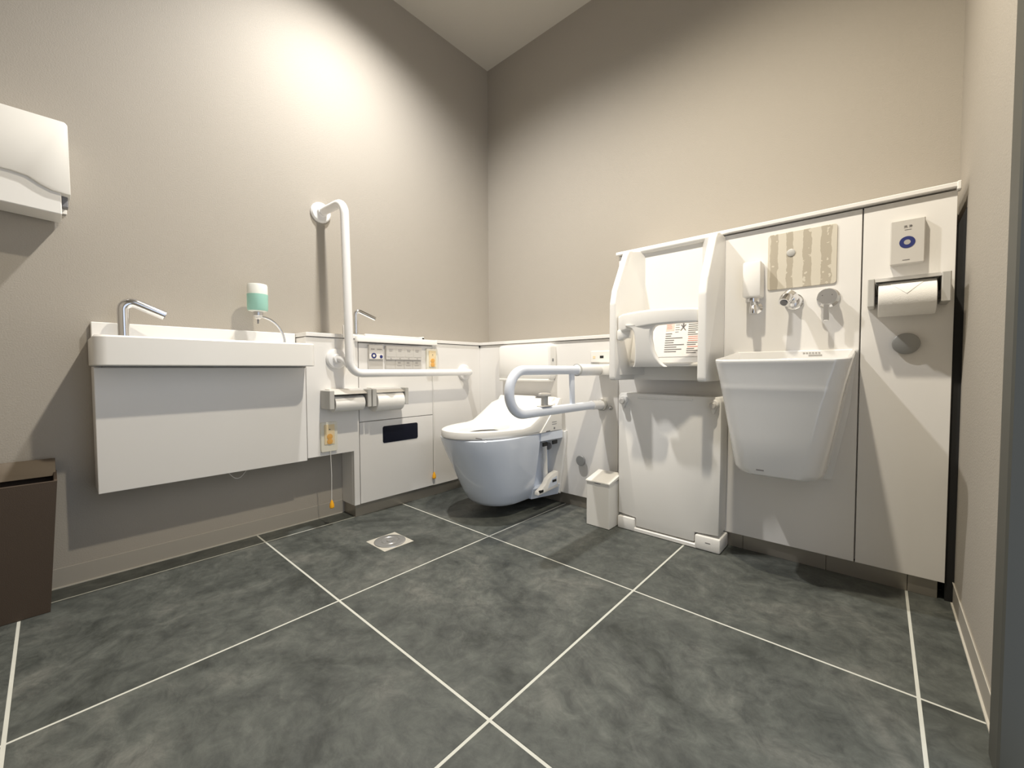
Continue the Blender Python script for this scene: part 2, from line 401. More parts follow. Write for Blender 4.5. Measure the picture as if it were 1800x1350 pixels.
pull('amber emergency call switch below the left toilet roll, cord hanging beneath', -1.066, .436, .090, .122)
pull('amber emergency call switch just right of the grey control panel', -.534, .758, .108, .122)

# toilet roll holders (left pair)
def roll_y(label, y0, y1, xc, zc, r, grp=None):
    t = thing('toilet_roll', label, 'toilet roll', (xc, (y0+y1)/2, zc-r))
    ym = (y0+y1)/2
    def ax(prof):
        bm = B(); n = 32
        rings = [[Vector((xc+max(rr, 1e-5)*math.cos(2*math.pi*k/n), y, zc+max(rr, 1e-5)*math.sin(2*math.pi*k/n))) for k in range(n)] for rr, y in prof]
        return loft(rings, bm, caps=False)
    obj('paper', ax([(.020, y0), (r-.001, y0), (r, y0+.001), (r, y1-.001), (r-.001, y1), (.020, y1)]), 'paper', t)
    obj('core', ax([(.020, y0+.0005), (.019, y0+.0005), (.019, y1-.0005), (.020, y1-.0005)]), 'core', t)
    # folded triangle end lying over the front
    bm = B(); a0, a1 = .35, 1.5; nn = 8; rr = r+.0009
    for k in range(nn):
        t0, t1 = k/nn, (k+1)/nn
        def P(tt, sgn):
            a = a0+(a1-a0)*tt; hw = (y1-y0)*.42*tt**.8
            return Vector((xc+rr*math.cos(a), ym+sgn*hw, zc+rr*math.sin(a)))
        q = [bm.verts.new(P(t0, -1)), bm.verts.new(P(t0, 1)), bm.verts.new(P(t1, 1)), bm.verts.new(P(t1, -1))]
        try: bm.faces.new(q)
        except ValueError: pass
    bmesh.ops.solidify(bm, geom=bm.faces[:], thickness=.0006)
    obj('folded_end', bm, 'paper', t)
def holder_y(label, y0, y1, group=None):
    t = thing('roll_holder', label, 'toilet roll holder', (XP, (y0+y1)/2, .49))
    for a, b in ((y0, y0+.020), (y1-.018, y1)):
        obj('side_block', box(XP+.0005, .200, a, b, .494, .570, .002), 'grey', t)
    lid = [(XP+.0005, .574), (XP+.0005, .568), (.150, .566), (.190, .552), (.198, .553), (.152, .573)]
    obj('cover', prism([(p[0], p[1]) for p in lid], 'y', y0+.020, y1-.018, .0005, 1), 'flap', t, label='satin metal cover flap')
    obj('back_plate', box(XP+.0003, XP+.006, y0+.02, y1-.018, .50, .569, .001), 'lgrey', t)
    obj('spindle', tube([(.160, y0+.018, .517), (.160, y1-.017, .517)], .010, 12), 'dgrey', t)
holder_y('grey toilet roll holder above the lower amber switch, thin roll in it', -1.096, -.914)
holder_y('grey toilet roll holder nearer the toilet, fuller roll in it', -.910, -.728)
roll_y('thin white toilet roll in the holder above the lower amber switch', -1.068, -.940, .162, .513, .033)
roll_y('fuller white toilet roll in the holder nearer the toilet', -.886, -.752, .162, .513, .045)

# L-shaped grab bar
t = thing('grab_bar', 'white L-shaped grab bar on the left wall above the low unit', 'grab bar', (0, -1.03, .64))
obj('bar', tube([(.012, -1.031, 1.334), (.200, -1.022, 1.334), (.200, -1.010, .638), (.200, -.320, .638), (.125, -.316, .638)], .017, 20, fillet=.052, fseg=8), 'bar', t)
for c0, x in (((0, -1.031, 1.334), 0), ((XP, -1.028, .700), XP), ((XP, -.315, .638), XP)):
    obj('flange', lathe([(.0001, .0005), (.043, .0005), (.043, .008), (.038, .014), (.022, .018), (.019, .030)], (x, c0[1], c0[2]), 'x'), 'bar', t)
obj('post', tube([(XP+.01, -1.028, .700), (.170, -1.022, .698), (.197, -1.012, .670)], .014, 16, fillet=.02), 'bar', t)

# paper towel dispenser
t = thing('towel_dispenser', 'cream paper towel dispenser box high on the left wall', 'towel dispenser', (0, -1.92, 1.10))
pol = [(-2.06, 1.345), (-1.786, 1.345), (-1.780, 1.338), (-1.779, 1.146), (-1.815, 1.150), (-1.836, 1.160), (-1.858, 1.175), (-1.885, 1.180), (-2.06, 1.182)]
obj('cover', prism(pol, 'x', .004, .12, .0025, 2), 'plastw', t)
obj('tray', prism([(-2.05, 1.20), (-1.797, 1.20), (-1.797, 1.090), (-2.05, 1.105)], 'x', .008, .112, .002, 1), 'plast', t, label='white lower tray')
obj('key_lock', box(.06, .09, -1.797, -1.784, 1.118, 1.150, .002), 'dgrey', t)
obj('back_plate', box(.0005, .006, -2.055, -1.785, 1.12, 1.34, .001), 'plastw', t)

# trash bin
t = thing('trash_bin', 'dark brown open rectangular waste bin against the left wall', 'bin', (.10, -1.97, 0))
ya, yb = -2.12, -1.828
rings = [[(.03, ya+.02, .001), (.165, ya+.02, .001), (.165, yb-.022, .001), (.03, yb-.022, .001)],
         [(.018, ya, .36), (.198, ya, .36), (.198, yb, .36), (.018, yb, .36)],
         [(.022, ya+.006, .361), (.192, ya+.006, .361), (.192, yb-.006, .361), (.022, yb-.006, .361)],
         [(.045, ya+.02, .10), (.155, ya+.02, .10), (.155, yb-.03, .10), (.045, yb-.03, .10)]]
obj('body', loft(rings), 'brown', t)
obj('rim', prism([(.018, .361), (.018, .397), (.024, .397), (.060, .352), (.056, .350)], 'y', ya+.002, yb-.002, .0005, 1), 'brownrim', t, label='lighter brown sloping back rim')

# floor drain
t = thing('floor_drain', 'round metal drain cover set in a pale square in the floor', 'floor drain', (.45, -.99, 0))
obj('mortar_square', box(.386, .516, -1.052, -.928, -.003, .0009, .0003), 'caulk', t, label='pale mortar square')
cv = obj('cover', lathe([(.0001, .0042), (.030, .0044), (.031, .0034), (.034, .0034), (.035, .0044), (.054, .0042), (.058, .0030), (.0585, .0009)], (.451, -.990, 0), n=40), 'satin', t)
obj('hub', lathe([(.012, .0045), (.012, .0058), (.010, .0062), (.0001, .0062)], (.451, -.990, 0), n=20), 'chrome', cv)

# ------------------------------------------------------------------ back: low unit, tall unit
t = thing('service_unit', 'low white panelled unit behind the toilet', 'cabinet', (.54, -.09, 0))
obj('carcass', box(.117, .978, -.170, -.002, .055, .785, 0), 'white2', t)
for a, b in ((XP+.0005, .979),):
    obj('panel', box(a-.0165, b, -.1705, YP, .054, .7865, .0008), 'white', t)
obj('cap', box(.002, .979, -.196, -.002, .789, .8045, .0015), 'white', t)
obj('kick_plate', box(.11, .979, -.178, -.165, 0, .053, .001), 'kick', t, label='dark steel kick plate')
obj('corner_gap', box(XP-.001, XP+.004, -.196, -.190, .776, .789, 0), 'slot', t)
t = thing('service_unit', 'tall white panelled unit carrying the child seat and the deep sink', 'cabinet', (1.48, -.09, 0))
obj('carcass', box(.982, 1.972, -.170, -.002, .055, 1.132, 0), 'white2', t)
obj('panel', box(.981, 1.779, -.1705, YP, .052, 1.132, .0008), 'white', t)
obj('panel', box(1.7825, 1.975, -.1705, YP, .052, 1.132, .0008), 'white', t)
obj('side_panel', box(.980, .982, -.186, -.002, .80, 1.135, 0), 'white2', t)
obj('cap', box(.972, 1.979, -.202, -.002, 1.137, 1.1505, .002), 'white', t)
obj('cap_end', box(1.972, 1.9805, -.204, -.18, 1.129, 1.152, .002), 'plast', t)
for a, b in ((.982, 1.47), (1.471, 1.71), (1.711, 1.90), (1.901, 1.962)):
    obj('kick_plate', box(a, b, -.178, -.165, 0, .051, .0005), 'kick', t, label='brown-grey steel kick plate')
tag(obj('gap_shade', prism([(1.976, 0), (1.9935, 0), (1.9935, 1.085), (1.976, 1.035)], 'y', -.002, -.180, 0), 'slot'), 'black strip standing for shade in the gap between the tall white unit and right wall', 'gap shade')  # black prism standing in for the deep shade inside the gap

# backrest pad
t = thing('backrest', 'white padded backrest on the low unit above the toilet', 'backrest', (.47, YP, .60))
def rr_loft_y(x0, x1, z0, z1, levels, n=5):
    return loft([[(px, y, pz) for px, pz in rrect(x0+i, x1-i, z0+i, z1-i, r, n)] for y, i, r in levels])
obj('pad', rr_loft_y(.305, .652, .600, .779, [(YP-.001, .002, .02), (YP-.028, 0, .02), (YP-.046, .003, .02), (YP-.052, .010, .018)]), 'plast', t)
obj('lip', box(.315, .642, YP-.055, YP-.001, .592, .606, .006, 2), 'plast', t)
obj('key_hole', box(.6515, .6535, -.222, -.214, .690, .704, 0), 'dgrey', t)

# ------------------------------------------------------------------ toilet
t = thing('toilet', 'white wall-hung toilet with open-front electronic seat', 'toilet', (.50, YP, .045))
cx = .500
def D(hw, yf, yb, z, n=26, e=2.3, sidefrac=.42):
    """D-shaped ring: straight back at yb, rounded front at yf"""
    ys = yb+(yf-yb)*sidefrac; pts = [(cx+hw*.985, yb, z), (cx+hw, (yb+ys)/2, z)]
    for k in range(n+1):
        a = math.pi*k/n; c_, s_ = math.cos(a), math.sin(a)
        x = cx+hw*math.copysign(abs(c_)**(2/e), c_); y = ys+(yf-ys)*abs(s_)**(2/e)
        pts.append((x, y, z))
    pts += [(cx-hw, (yb+ys)/2, z), (cx-hw*.985, yb, z)]
    return pts
lv = [(.046, .105, -.555), (.052, .122, -.573), (.07, .134, -.590), (.11, .145, -.612), (.17, .157, -.642), (.24, .170, -.677), (.30, .179, -.706), (.345, .184, -.725), (.358, .184, -.727), (.362, .181, -.724)]
rings = [D(hw, yf, -.355, z) for z, hw, yf in lv]
def ell(a, b, z, yc=-.53, n=31):
    # matches D ring point order
    src = D(.19, -.75, -.21, z); out = []
    for p in src[:]:
        ang = math.atan2(p[1]-yc, p[0]-cx); out.append((cx+a*math.cos(ang), yc+b*math.sin(ang), z))
    return out
rings += [ell(.13, .155, .362), ell(.129, .154, .36)]
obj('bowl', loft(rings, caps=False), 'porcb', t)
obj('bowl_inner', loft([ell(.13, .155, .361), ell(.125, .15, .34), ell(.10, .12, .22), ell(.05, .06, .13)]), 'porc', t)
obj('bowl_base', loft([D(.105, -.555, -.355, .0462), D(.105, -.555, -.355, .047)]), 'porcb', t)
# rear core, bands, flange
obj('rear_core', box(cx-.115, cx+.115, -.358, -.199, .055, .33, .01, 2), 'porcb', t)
fr = []
for y, i in ((YP-.0005, 0), (-.199, 0), (-.203, .004)):
    fr.append([(cx-.215+i, y, .358-i), (cx+.215-i, y, .358-i), (cx+.212-i, y, .30), (cx+.178-i, y, .050+i), (cx-.178+i, y, .050+i), (cx-.212+i, y, .30)])
obj('mounting_flange', loft(fr), 'porc', t)
for s in (1, -1):
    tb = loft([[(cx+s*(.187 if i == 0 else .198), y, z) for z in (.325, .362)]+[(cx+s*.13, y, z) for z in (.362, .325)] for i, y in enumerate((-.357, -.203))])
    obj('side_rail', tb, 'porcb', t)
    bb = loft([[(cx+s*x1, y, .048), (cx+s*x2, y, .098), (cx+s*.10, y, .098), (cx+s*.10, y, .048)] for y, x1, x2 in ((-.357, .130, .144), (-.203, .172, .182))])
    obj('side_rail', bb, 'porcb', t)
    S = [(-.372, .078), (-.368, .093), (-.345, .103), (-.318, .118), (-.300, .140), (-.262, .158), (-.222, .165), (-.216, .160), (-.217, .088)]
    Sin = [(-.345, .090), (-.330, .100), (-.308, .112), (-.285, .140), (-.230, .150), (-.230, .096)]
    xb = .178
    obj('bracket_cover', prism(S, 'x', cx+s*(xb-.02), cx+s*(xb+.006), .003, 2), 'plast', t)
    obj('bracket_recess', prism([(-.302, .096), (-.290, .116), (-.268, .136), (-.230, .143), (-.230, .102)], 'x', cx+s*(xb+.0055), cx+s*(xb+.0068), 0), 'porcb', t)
    for y0, y1, z0, z1, xx in ((-.366, -.336, .087, .099, xb+.0065), (-.268, -.236, .118, .130, xb+.0072), (-.340, -.305, .298, .316, .186), (-.270, -.235, .300, .317, .190)):
        obj('clip', box(cx+s*(xx-.006), cx+s*(xx+.001), y0, y1, z0, z1, .001), 'slot', t, label='small black clip')
    obj('supply_pipe', tube([(cx+s*.150, -.285, .31), (cx+s*.150, -.280, .23), (cx+s*.140, -.262, .12)], .012, 12), 'porc', t)
    obj('valve_cap', lathe([(.0001, .012), (.017, .010), (.017, 0)], (cx+s*.150, -.248, .285), 'y', 16), 'dgrey', t)
# seat
def sstep(a, b, v):
    q = max(0, min(1, (v-a)/(b-a))); return q*q*(3-2*q)
def hs(y): return .398+.105*sstep(-.47, -.235, y)
def hb(y): return .368+.085*sstep(-.385, -.22, y)
out = D(.190, -.738, -.212, 0, sidefrac=.30); hol = ell(.088, .125, 0, yc=-.53)
def seatring(s, dz, inset=0):
    r = []
    for p, q in zip(out, hol):
        x = p[0]+(q[0]-p[0])*s; y = p[1]+(q[1]-p[1])*s
        r.append((x, y, hs(y)+dz-.010*s*(1-sstep(-.42, -.3, y))))
    return r
rs = [[(p[0]*.99+cx*.01, p[1], hb(p[1])) for p in out], [(p[0], p[1], hb(p[1])+.004) for p in out],
      [(p[0], p[1], hs(p[1])-.013) for p in out], seatring(.03, -.004), seatring(.10, 0), seatring(.3, .002), seatring(.55, .001), seatring(.8, -.001), seatring(.95, -.004), seatring(1.0, -.012)]
rs.append([(cx+(p[0]-cx)*.94, -.53+(p[1]+.53)*.94, .366) for p in hol])
obj('seat', loft(rs, caps=False), 'plast', t)
obj('seat_base', loft([D(.186, -.728, -.212, .3625, sidefrac=.30), D(.186, -.728, -.212, .368, sidefrac=.30)]+[[(p[0], p[1], .368) for p in ell(.112, .15, 0, yc=-.545)], [(p[0], p[1], .3625) for p in ell(.112, .15, 0, yc=-.545)]], caps=False), 'plast', t)
obj('housing', prism([(-.372, .364), (-.203, .364), (-.203, .512), (-.222, .516), (-.240, .492)], 'x', cx-.196, cx+.196, .004, 2), 'plast', t)
obj('housing_top', prism([(-.30, .46), (-.205, .46), (-.205, .519), (-.232, .519)], 'x', cx-.150, cx+.170, .006, 2), 'plast', t)
sv = [(-.285, -.250, .405, .4075), (-.285, -.250, .395, .3975)]
obj('vent_slot', strips(sv, 'x', cx+.1962), 'dgrey', t)
obj('side_button', box(cx+.194, cx+.1975, -.272, -.262, .372, .382, .001), 'dgrey', t)
obj('side_button', box(cx+.194, cx+.1970, -.330, -.300, .3655, .3705, .0005), 'dgrey', t)
obj('lettering', box(cx+.12, cx+.155, -.700, -.698, .374, .377, 0), 'print', t)
obj('sensor', box(cx+.06, cx+.10, -.245, -.225, .5185, .5205, .001), 'dgrey', t)

# swing-up handrail
t = thing('handrail', 'white U-shaped swing-up handrail beside the toilet', 'handrail', (.905, YP, .50))
xr = .905
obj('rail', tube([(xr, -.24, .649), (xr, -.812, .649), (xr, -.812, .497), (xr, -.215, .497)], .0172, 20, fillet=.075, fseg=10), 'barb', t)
obj('sleeve', tube([(xr, -.205, .649), (xr, -.212, .649), (xr, -.395, .649), (xr, -.405, .649)], [.020, .0245, .0245, .020], 24), 'bar', t)
obj('pivot_bracket', box(xr-.022, xr+.060, -.232, YP-.001, .625, .673, .006, 2), 'plast', t)
obj('sleeve_ring', tube([(xr, -.398, .649), (xr, -.402, .649)], .0252, 24), 'grey', t)
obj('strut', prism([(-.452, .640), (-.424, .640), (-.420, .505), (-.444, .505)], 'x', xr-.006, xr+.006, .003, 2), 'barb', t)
obj('end_sleeve', tube([(xr, -.188, .492), (xr, -.206, .493)], [.026, .026], 20), 'grey', t, label='grey round wall ring')
obj('end_sleeve', tube([(xr, -.200, .4935), (xr, -.285, .497)], .0195, 20), 'bar', t)
t = thing('stick_rest', 'small grey T-shaped rest standing on the lower handrail tube', 'stick rest', (xr, -.62, .513))
obj('base', box(xr-.016, xr+.016, -.646, -.586, .5145, .519, .002), 'lgrey', t)
obj('stem', box(xr-.010, xr+.010, -.628, -.606, .517, .556, .003), 'grey', t)
obj('top', lathe([(.020, .0), (.024, .003), (.024, .008), (.018, .012), (.0001, .012)], (xr, -.617, .553)), 'lgrey', t)

t = thing('outlet_plate', 'small white outlet plate with a dark socket above the handrail sleeve', 'outlet', (.89, YP, .68))
obj('plate', box(.845, .955, YP-.006, YP-.0003, .682, .733, .002), 'plast', t)
obj('socket', box(.893, .911, YP-.0068, YP-.005, .701, .712, 0), 'slot', t, label='dark socket')
obj('lamp', box(.858, .870, YP-.0068, YP-.005, .700, .711, 0), 'amber', t, label='amber indicator')
def disc(label, x, z, r, d, m='disc'):
    o = thing('wall_disc', label, 'disc', (x, YP, z-r))
    obj('stem', lathe([(r*.5, .0003), (r*.5, d-.004)], (x, YP, z), 'y', 16), 'grey', o)
    obj('face', lathe([(r*.8, d-.008), (r, d-.006), (r, d), (r*.9, d+.002), (.0001, d+.003)], (x, YP, z), 'y', 32), m, o)
disc('grey round wall disc low beside the toilet', .800, .228, .024, .018)
disc('larger grey round wall disc under the right-hand toilet roll', 1.882, .722, .030, .014)
t = thing('wall_bolt', 'small chrome bolt head right of the handrail end ring', 'bolt', (.945, YP, .47))
obj('washer', lathe([(.010, .0003), (.010, .002), (.007, .003)], (.945, YP, .481), 'y', 20), 'grey', t)
obj('head', lathe([(.007, .002), (.007, .007), (.004, .009), (.0001, .009)], (.945, YP, .481), 'y', 16), 'chrome', t)

# sanitary bin
t = thing('sanitary_bin', 'small beige lidded bin on the floor left of folded board', 'bin', (.97, -.29, 0))
obj('body', box(.918, 1.024, -.345, -.240, .001, .188, .002), 'plastw', t)
obj('lid', prism([(-.349, .184), (-.349, .190), (-.240, .214), (-.237, .212), (-.237, .196)], 'x', .915, 1.027, .0012, 1), 'plastw', t)
obj('finger_notch', prism([(.950+.021*(1-math.cos(math.pi*k/8)), .1835-.009*math.sin(math.pi*k/8)) for k in range(9)], 'y', -.3465, -.3445, 0), 'plastw', t)
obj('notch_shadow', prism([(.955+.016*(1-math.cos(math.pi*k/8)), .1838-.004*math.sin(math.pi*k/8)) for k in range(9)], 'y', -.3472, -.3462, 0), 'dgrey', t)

# ------------------------------------------------------------------ fold-down child seat
t = thing('child_seat', 'folded white wall-mounted child safety seat with a warning label', 'child seat', (1.225, YP, .607))
wing = [(-.189, .609), (-.398, .609), (-.402, .62), (-.400, .90), (-.385, .955), (-.300, 1.105), (-.285, 1.122), (-.262, 1.130), (-.189, 1.130)]
wingL = wing
obj('side_wing', prism(wingL, 'x', 1.050, 1.076, .009, 3), 'plast', t)
obj('side_wing', prism(wing, 'x', 1.374, 1.402, .009, 3), 'plast', t)
obj('back_shell', box(1.070, 1.382, -.215, YP-.0005, .609, 1.125, .003), 'plast', t)
fb = box(1.070, 1.382, -.238, -.214, .609, 1.126, 0)
for x0, x1, sg in ((1.070, 1.120, 1), (1.382, 1.338, -1)):
    loft([[(x0, -.380, .63), (x0, -.216, .63), (x1, -.216, .63), (x1, -.240, .63)],
          [(x0, -.378, .955), (x0, -.216, .955), (x1, -.216, .955), (x1, -.240, .955)],
          [(x0, -.285, 1.118), (x0, -.216, 1.118), (x1, -.216, 1.118), (x1, -.240, 1.118)]], fb)
obj('inner_shell', fb, 'plast', t)
obj('top_edge', prism([(-.189, 1.133), (-.246, 1.132), (-.254, 1.124), (-.248, 1.112), (-.189, 1.112)], 'x', 1.07, 1.382, .004, 2), 'plast', t)
obj('seat_panel', prism([(-.330, .672), (-.312, .672), (-.262, .86), (-.280, .865)], 'x', 1.100, 1.366, .004, 2), 'plast', t)
obj('seat_edge', prism([(-.352, .660), (-.352, .672), (-.338, .676), (-.30, .676), (-.24, .72), (-.24, .705), (-.29, .660)], 'x', 1.112, 1.372, .004, 2), 'plast', t)
obj('bottom_plate', box(1.07, 1.38, -.235, -.20, .609, .618, .002), 'plast', t)
gap = box(1.0935, 1.0965, -.300, -.262, .66, .84, 0)
obj('side_gap', gap, 'slot', t)
# guard: bar + pommel
def sq(x, yc, z, w, h, n=4, r=.008):
    return [(x, yc+a, z+b) for a, b in rrect(-w/2, w/2, -h/2, h/2, r, n)]
gb = B(); rg = []
for k in range(13):
    f = k/12; x = 1.080+(1.374-1.080)*f; yc = -.372-.046*math.sin(math.pi*f)**.7
    h = .066-.018*f
    rg.append(sq(x, yc, .856+.004*math.sin(math.pi*f)-(.004 if k == 0 else 0)-h/2, .030, h))
loft(rg, gb)
rg = []
for z, x0, x1, yc in ((.660, 1.148, 1.270, -.392), (.670, 1.155, 1.258, -.397), (.69, 1.160, 1.243, -.402), (.72, 1.163, 1.230, -.407), (.76, 1.163, 1.225, -.411), (.785, 1.160, 1.227, -.413), (.800, 1.150, 1.236, -.413), (.811, 1.125, 1.262, -.412)):
    rg.append([(a, b, z) for a, b in rrect(x0, x1, yc-.014, yc+.014, .009, 4)])
loft(rg, gb)
obj('guard', gb, 'plast', t)
# left hook of the guard
obj('guard_hook', prism([(1.082, .800), (1.082, .764), (1.092, .757), (1.112, .768), (1.132, .768), (1.140, .800)], 'y', -.400, -.370, .005, 2), 'plast', t)
# warning label lies on the inclined seat panel
th = math.atan2(.191, .045)
def LP(x, s, off=0):   # s: distance along the incline from its foot
    dy, dz = math.cos(th), math.sin(th)
    return (x, -.3295+dy*s*1.0-off*math.sin(th), .6745+dz*s+off*math.cos(th))
def lstrip(rects, off, th_=.0004):
    bm = B()
    for x0, x1, s0, s1 in rects:
        a = [bm.verts.new(LP(*p, o)) for o in (off, off+th_) for p in ((x0, s0), (x1, s0), (x1, s1), (x0, s1))]
        bm.faces.new(a[:4][::-1]); bm.faces.new(a[4:])
        for i in range(4): bm.faces.new((a[i], a[(i+1) % 4], a[4+(i+1) % 4], a[4+i]))
    return bm
lb = obj('warning_label', lstrip([(1.190, 1.364, .022, .172)], .0005), 'label', t, label='white warning label')
rnd = random.Random(3)
obj('lettering', lstrip([(1.265, 1.300, .160, .170)], .0012), 'lprint', lb)
obj('lettering', lstrip([(1.232, 1.262, .120, .160)], .0010), 'pink', lb, label='pink warning box')
ln = [(1.235, 1.235+.023*rnd.uniform(.5, 1), .155-.0065*k, .1565-.0065*k) for k in range(5)]
obj('lettering', lstrip(ln, .0016), 'red', lb)
ln = []
for k in range(9):
    ln.append((1.232, 1.232+rnd.uniform(.02, .07), .108-.0085*k, .111-.0085*k))
for k in range(18):
    if k in (9, 10, 11, 14): continue
    ln.append((1.312, 1.312+rnd.uniform(.025, .042), .162-.0075*k, .1648-.0075*k))
for k in range(5): ln.append((1.266, 1.266+rnd.uniform(.01, .016), .150-.009*k, .1515-.009*k))
obj('lettering', lstrip(ln, .0012), 'print', lb)
obj('lettering', lstrip([(1.314, 1.352, .162-.0075*k, .1645-.0075*k) for k in (9, 10, 11, 14)], .0012), 'red', lb)
pc = B()
def seg(x0, s0, x1, s1, wdt):
    d_ = Vector((x1-x0, s1-s0)).normalized(); n_ = Vector((-d_.y, d_.x))*wdt/2
    q = [bm_v for bm_v in (LP(x0+n_.x, s0+n_.y, .0018), LP(x1+n_.x, s1+n_.y, .0018), LP(x1-n_.x, s1-n_.y, .0018), LP(x0-n_.x, s0-n_.y, .0018))]
    pc.faces.new([pc.verts.new(v) for v in q])
seg(1.285, .120, 1.303, .142, .003); seg(1.303, .120, 1.285, .142, .003); seg(1.294, .130, 1.294, .146, .006); seg(1.294, .147, 1.294, .152, .005)
obj('pictogram', pc, 'print', lb, label='black child figure pictogram')
obj('pictogram', lstrip([(1.352, 1.356, .150, .162), (1.352, 1.356, .141, .145)], .0012), 'print', lb, label='black exclamation mark')

# ------------------------------------------------------------------ folding standing board
t = thing('folding_board', 'white folded standing board on the tall unit below the child seat', 'folding board', (1.225, YP, 0))
bp = [(1.034, .062), (1.109, .055), (1.109, .021), (1.334, .021), (1.334, .056), (1.417, .062), (1.420, .30), (1.420, .535), (1.412, .552), (1.042, .556), (1.032, .545)]
obj('board', prism(bp, 'y', -.200, -.285, .004, 2), 'plast', t)
obj('fold_groove', box(1.115, 1.325, -.289, -.283, .536, .543, .0015), 'plast', t)
obj('hinge_foot', box(1.034, 1.106, -.292, YP-.001, .001, .051, .004, 2), 'plast', t)
rf = obj('hinge_foot', box(1.338, 1.424, -.292, YP-.001, .001, .052, .006, 2), 'plast', t)
obj('lettering', strips([(1.375, 1.392, .030, .0325)], 'y', -.292), 'print', rf)
obj('hinge_bar', box(1.100, 1.345, -.290, -.195, .001, .016, .002), 'plast', t)
obj('back_plate', box(1.05, 1.40, -.201, YP-.0003, .02, .55, .001), 'plast', t)
for x in (1.058, 1.398):
    lt = obj('latch', lathe([(.017, .0), (.017, .012), (.014, .016)], (x, -.286, .528), 'y', 20), 'plast', t)
    obj('latch_cap', lathe([(.0115, .014), (.0115, .024), (.009, .026), (.0001, .026)], (x, -.286, .524), 'y', 20), 'lgrey', lt)
    obj('latch_tail', prism([(x-.011, .518), (x+.011, .518), (x+.002, .494), (x-.002, .494)], 'y', -.286, -.298, .001, 1), 'plast', lt)

# ------------------------------------------------------------------ ostomate sink
t = thing('ostomate_sink', 'deep white bucket-shaped wall sink below chrome spout and lever', 'sink', (1.605, YP, .30))
def SR(x0, x1, yf, z, r=.05, zb=None, n=7, yb=YP-.002):
    pts = [(x0, yb)]
    for cx_, cy_, a in ((x0+r, yf+r, 180), (x1-r, yf+r, 270)):
        for k in range(n+1):
            q = math.radians(a+90*k/n); pts.append((cx_+r*math.cos(q), cy_+r*math.sin(q)))
    pts.append((x1, yb))
    # bow the front outwards a little
    xm = (x0+x1)/2; out_ = []
    for x, y in pts:
        tt = (y-yb)/(yf-yb); bow = .018*max(0, 1-((x-xm)/((x1-x0)/2))**2)*(1 if tt > .9 else 0)
        zz = z if zb is None else z+(zb-z)*(1-tt)
        out_.append((x, y-bow, zz))
    return out_
rg = [SR(1.500, 1.700, -.388, .326, .05), SR(1.488, 1.710, -.398, .332, .055), SR(1.481, 1.716, -.405, .348, .055), SR(1.469, 1.733, -.424, .45, .05), SR(1.458, 1.750, -.443, .55, .045),
      SR(1.4535, 1.7565, -.4508, .588, .04), SR(1.4525, 1.7577, -.4522, .593, .04), SR(1.4518, 1.7585, -.4528, .600, .04), SR(1.4505, 1.7605, -.4545, .610, .04, .614), SR(1.4465, 1.7668, -.4600, .640, .036, .652), SR(1.4422, 1.7725, -.4655, .667, .035, .692), SR(1.441, 1.774, -.467, .672, .035, .700), SR(1.441, 1.774, -.467, .676, .035, .706), SR(1.443, 1.772, -.465, .679, .034, .710),
      SR(1.449, 1.764, -.457, .679, .03, .711, yb=-.196), SR(1.452, 1.761, -.454, .674, .03, .708, yb=-.199), SR(1.475, 1.738, -.425, .56, .03, yb=-.205), SR(1.52, 1.69, -.37, .40, .03, yb=-.225)]
obj('basin', loft(rg), 'porc', t)
obj('wall_flange', loft([[(1.436, y, .709), (1.777, y, .709), (1.760, y, .52), (1.722, y, .300), (1.490, y, .300), (1.452, y, .52)] for y in (YP-.0005, YP-.010)]), 'porc', t)
obj('lettering', strips([(1.555, 1.575, .345, .3485)], 'y', -.419), 'print', t)
mk = B()
for k in range(6): box(1.64+.008*k, 1.645+.008*k, -.2005, -.1995, .700, .704, 0, bm=mk)
box(1.655, 1.69, -.2005, -.1995, .692, .6965, 0, bm=mk)
obj('lettering', mk, 'lprint', t)

# wall items above the sink
t = thing('soap_dispenser', 'square white wall soap dispenser left of the striped plate', 'soap dispenser', (1.487, YP, .87))
obj('container', box(1.472, 1.526, YP-.066, YP-.0005, .893, 1.012, .006, 2), 'plast', t)
obj('collar', lathe([(.021, .878), (.021, .888), (.018, .894)], (1.498, YP-.040, 0)), 'chrome', t)
obj('valve', tube([(1.500, YP-.040, .880), (1.502, YP-.040, .866), (1.504, YP-.052, .852), (1.505, YP-.056, .836)], [.008, .011, .0125, .011], 20), 'chrome', t)
obj('rosette', lathe([(.020, .0003), (.020, .006), (.013, .012), (.012, .045)], (1.503, YP, .862), 'y', 24), 'chrome', t)
t = thing('print_plate', 'beige plate printed with uneven vertical stripes above the spout', 'wall plate', (1.627, YP, .915))
obj('plate', prism([(x, z) for x, z in rrect(1.535, 1.721, .918, 1.103, .009)], 'y', YP-.0004, YP-.004, .0008, 1), 'stripe', t)
obj('stud', lathe([(.012, .004), (.012, .006), (.009, .0075), (.0001, .0075)], (1.601, YP, 1.034), 'y', 20), 'grey', t)
t = thing('wall_spout', 'stubby chrome water spout on the tall unit above the sink', 'tap', (1.607, YP, .86))
obj('rosette', lathe([(.026, .0003), (.026, .006), (.020, .012), (.018, .022)], (1.612, YP, .872), 'y', 28), 'chrome', t)
sp = obj('spout', tube([(1.614, YP-.01, .874), (1.610, YP-.030, .886), (1.605, YP-.050, .888), (1.599, YP-.068, .876), (1.595, YP-.080, .862)], [.015, .0165, .0175, .0175, .0165], 20), 'chrome', t)
obj('aerator', tube([(1.595, YP-.080, .862), (1.594, YP-.082, .860)], .0105, 16), 'dgrey', sp)
t = thing('mixer_lever', 'chrome disc mixer with lever hanging straight down above the sink', 'tap handle', (1.701, YP, .80))
